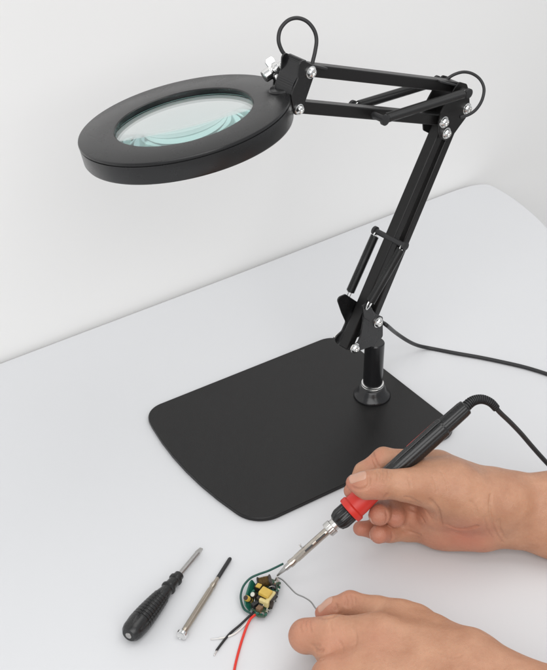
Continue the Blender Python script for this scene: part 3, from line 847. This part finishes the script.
thumb = [(rh(432,488,.008), rh(405,485,.015), .0130, .0118), (rh(405,485,.015), rh(380,484,.018), .0116, .0108), (rh(380,484,.018), rh(366,485,.0175), .0112, .0104),
         (rh(366,485,.0175), rh(354.5,483.0,.0160), .0102, .0064)]
index = [(rh(436,467,-.021), rh(384,460.5,-.020), .0118, .0098), (rh(384,460.5,-.020), rh(365,473,-.0150), .0096, .0084), (rh(365,473,-.0150), rh(352.5,491,-.0085), .0082, .0066)]
middle = [(rh(436,485,-.037), rh(404,502,-.040), .0110, .0100), (rh(404,502,-.040), rh(385,512,-.028), .0095, .0088), (rh(385,510,-.028), rh(379.5,514.5,-.004), .0092, .0084)]
ring = [(rh(434,505,-.043), rh(404,522,-.042), .0105, .0092), (rh(404,522,-.042), rh(376,529,-.031), .0090, .0078), (rh(376,529,-.031), rh(360.5,528.5,-.025), .0076, .0058)]
ringb = [(rh(420,508,-.032), rh(398,509,-.026), .0110, .0098), (rh(398,509,-.026), rh(395,517,-.014), .0095, .0080)]
pinky = [(rh(440,528,-.036), rh(408,530,-.036), .0110, .0088), (rh(408,530,-.036), rh(389,532,-.025), .0086, .0078), (rh(389,531.5,-.025), rh(379,534,-.013), .0080, .0072)]
crs = [([(372,453),(374.5,460),(378,466.5)], .0011),
       ([(383.5,468.5),(384.3,474),(383,482)], .0006), ([(379,469.5),(380.2,474),(379,481)], .0005), ([(388,469),(388.6,473),(387.4,479)], .0006), ([(375.2,471),(376,475),(375.2,480)], .0003), ([(392,470),(392.5,474),(391.5,478)], .00025),
       ([(352,487),(357,489.3),(363,489.0),(368,485.8),(369.3,481),(368.6,476.8)], .0005),
       ([(405,474),(409,480),(411,487)], .00025), ([(440,470),(446,480),(448,492)], .00025), ([(432,476),(436,484),(437,492)], .0002),
       ([(447,525),(456,529),(467,529),(477,526.5)], .0013), ([(430,500),(438,510),(441,525)], .0010),
       ([(491,494),(490,502),(490,510),(491.5,520),(494,529),(498,537),(503,543)], .0006), ([(499,520),(500,530),(506,540)], .0006), ([(484,518),(487,530),(492,538)], .0003),
       ([(384,499.5),(385.5,496.5),(387.5,494.5)], .0006), ([(404,497),(412,499),(420,504)], .0005), 
       ([(410,508),(418,513),(424,522)], .0006), ([(414,503),(424,509),(431,519)], .0006),
       ([(386.5,511),(387.5,517),(386,523)], .0005), ([(392,533.5),(393,537),(392,540)], .0005), ([(403,531),(410,532),(420,535)], .0006),
       ([(470,500),(476,508),(478,517)], .0003)]
fr_ = build(palm, [thumb, index, middle, ring, ringb, pinky], creases=crs)
fl_pts = [(rh(350,483,.018), .020, .8), (rh(372,492,.022), .014, .6), (rh(378,517,-.003), .016, .95), (rh(358,529,-.024), .020, .9), (rh(379,537,-.012), .018, .9),
          (rh(395,519,-.010), .016, .8), (rh(465,538,-.004), .030, .85), (rh(440,535,-.020), .022, .6), (rh(372,456,-.010), .012, .55), (rh(353,490,-.005), .014, .8), (rh(412,515,-.01), .03, .5)]
rhand = hand_object('hand', fr_, fl_pts, 'right hand with curled fingers gripping the soldering iron like a pen', 'hands at work')
nail(fr_, rhand, rh(358.0,479.6,.018), rh(346,481.8,.016)-rh(362,480,.018), -FW*.80+UP*.58-AX*.08, .0105, .0135)
nail(fr_, rhand, rh(372.5,518,-.006), rh(377,523,.004)-rh(372,513,-.010), -AX*.80-UP*.25-FW*.55, .0085, .0095)
nail(fr_, rhand, rh(373.0,534,-.017), rh(377,539.5,-.006)-rh(374,529,-.022), -AX*.85-UP*.1-FW*.5, .0075, .0085)

# ---- the left hand, seen from its back, pinching the solder
def lh(x, y, z): return gp((x, y), z)
palm = [
    (lh(880,880,.056), lh(760,800,.040), .033, .029), (lh(880,915,.054), lh(760,840,.038), .032, .028),
    (lh(760,800,.040), lh(560,715,.037), .029, .0255), (lh(760,840,.038), lh(560,745,.034), .028, .0235),
    (lh(560,715,.037), lh(470,668,.037), .0255, .0215), (lh(560,745,.034), lh(470,700,.033), .0235, .0205),
    (lh(465,668,.040), lh(378,637,.042), .0215, .0150),          # index metacarpal
    (lh(465,690,.038), lh(375,668,.041), .0200, .0145),
    (lh(465,715,.036), lh(378,700,.038), .0190, .0140),
    (lh(470,735,.032), lh(390,730,.032), .0180, .0130),
    (lh(462,660,.033), lh(400,622,.030), .0185, .0140),          # thumb side
    (lh(430,645,.028), lh(385,640,.028), .0160, .0150),
    (lh(378,650,.039), lh(333,652,.0345), .0150, .0118), (lh(378,682,.036), lh(340,692,.030), .0150, .0110),
]
lthumb = [(lh(415,624,.030), lh(378,612,.028), .0135, .0112), (lh(378,612,.028), lh(350,605,.0255), .0108, .0098), (lh(350,605,.0255), lh(334,609.5,.0225), .0096, .0086), (lh(334,609.5,.0225), lh(322.5,613,.0205), .0084, .0056)]
lindex = [(lh(378,637,.042), lh(335,634,.041), .0142, .0125), (lh(335,634,.041), lh(306.5,636,.034), .0125, .0123), (lh(306.5,636,.034), lh(316,638,.020), .0112, .0085), (lh(316,638,.020), lh(327,624,.0145), .0082, .0066)]
lmid = [(lh(375,668,.041), lh(330,676,.036), .0142, .0125), (lh(330,676,.036), lh(338,682,.018), .0115, .0090), (lh(338,682,.018), lh(352,672,.0095), .0085, .0068)]
lring = [(lh(378,700,.038), lh(345,712,.032), .0135, .0118), (lh(345,712,.032), lh(356,712,.015), .0108, .0085), (lh(356,712,.015), lh(370,700,.009), .008, .0066)]
lpink = [(lh(390,730,.032), lh(366,742,.026), .0120, .0102), (lh(366,742,.026), lh(374,740,.012), .0092, .0075), (lh(374,740,.012), lh(388,728,.008), .0072, .006)]
crs = [([(312,657.5),(317,660),(322,659.5)], .0006), ([(314,649),(319,651),(323,650)], .0006), ([(311,645),(315,646),(320,645)], .0003),
       ([(318,616),(324,618),(331,617),(341,613)], .0006), ([(336,604),(337,607),(336,610)], .0003), ([(345,596),(347,601),(346,606)], .0006), ([(349.5,595.5),(351.3,600),(350.5,605)], .0006), ([(353.5,595.5),(355,599),(354.5,603)], .0003),
       ([(306,620),(305,625),(306.5,630)], .0003), ([(310,620),(309.5,626),(311,632)], .0003), ([(301,622),(300,627),(301.5,632)], .0003), ([(331,620),(330,626),(332,632)], .0002),
       ([(338,640),(342,646),(343,653)], .00025), ([(352,625),(356,634),(356,644)], .00025), ([(440,652),(452,657),(462,655)], .0002),]
fl_ = build(palm, [lthumb, lindex, lmid, lring, lpink], kp=.014, creases=crs)
fl_pts = [(lh(320,611,.022), .018, .8), (lh(296,637,.035), .022, .4), (lh(345,600,.03), .018, .35), (lh(330,648,.05), .024, .35), (lh(307,625,.046), .016, .4), (lh(375,640,.058), .02, .25), (lh(428,659,.055), .0040, 1.6), (lh(372,650,.055), .0022, 1.2), (lh(404,640,.055), .002, 1.0)]
lhand = hand_object('hand', fl_, fl_pts, 'left hand seen from its back, pinching the thin solder wire', 'hands at work')
nail(fl_, lhand, lh(325.5,605.5,.0265), lh(317,611,.022)-lh(332,606,.026), UP*.85-FW*.35+np.array([-.1,.30,.1]), .0088, .0118)
#HANDS-END

# ------------------------------------------------------------------ camera, light, render
cam = bpy.data.cameras.new('camera'); co = bpy.data.objects.new('camera', cam); COL.objects.link(co)
co.location = CAM; co.rotation_euler = (math.pi/2-PITCH, 0, 0)
cam.sensor_fit = 'HORIZONTAL'; cam.sensor_width = 36; cam.lens = FPX/547*36
cam.clip_start = .02; cam.clip_end = 50
SC.camera = co
w = bpy.data.worlds.new('World'); SC.world = w; w.use_nodes = True
bg = w.node_tree.nodes['Background']; bg.inputs[0].default_value = (.95,.97,1,1); bg.inputs[1].default_value = .53
def area(name, loc, to, sx, sy, power, col=(1,1,1)):
    l = bpy.data.lights.new(name, 'AREA'); l.shape = 'RECTANGLE'; l.size = sx; l.size_y = sy; l.energy = power; l.color = col
    o = bpy.data.objects.new(name, l); COL.objects.link(o); o.location = loc
    o.rotation_euler = (Vector(to)-Vector(loc)).to_track_quat('-Z', 'Y').to_euler(); return o
area('softbox', (.55,1.0,1.9), (.15,1.0,0), 1.8, 1.1, 9.6, (1,.985,.965))
area('softbox', (.1,-1.3,1.8), (.25,1.3,.3), 2.8, 1.8, 38, (1,.99,.98))
SC.render.engine = 'CYCLES'
SC.cycles.max_bounces = 24; SC.cycles.transmission_bounces = 24; SC.cycles.glossy_bounces = 24; SC.cycles.caustics_refractive = True
SC.cycles.use_denoising = True
SC.render.resolution_x = 836; SC.render.resolution_y = 1024
vs = SC.view_settings; vs.view_transform = 'Standard'; vs.look = 'None'; vs.exposure = .19; vs.gamma = 1
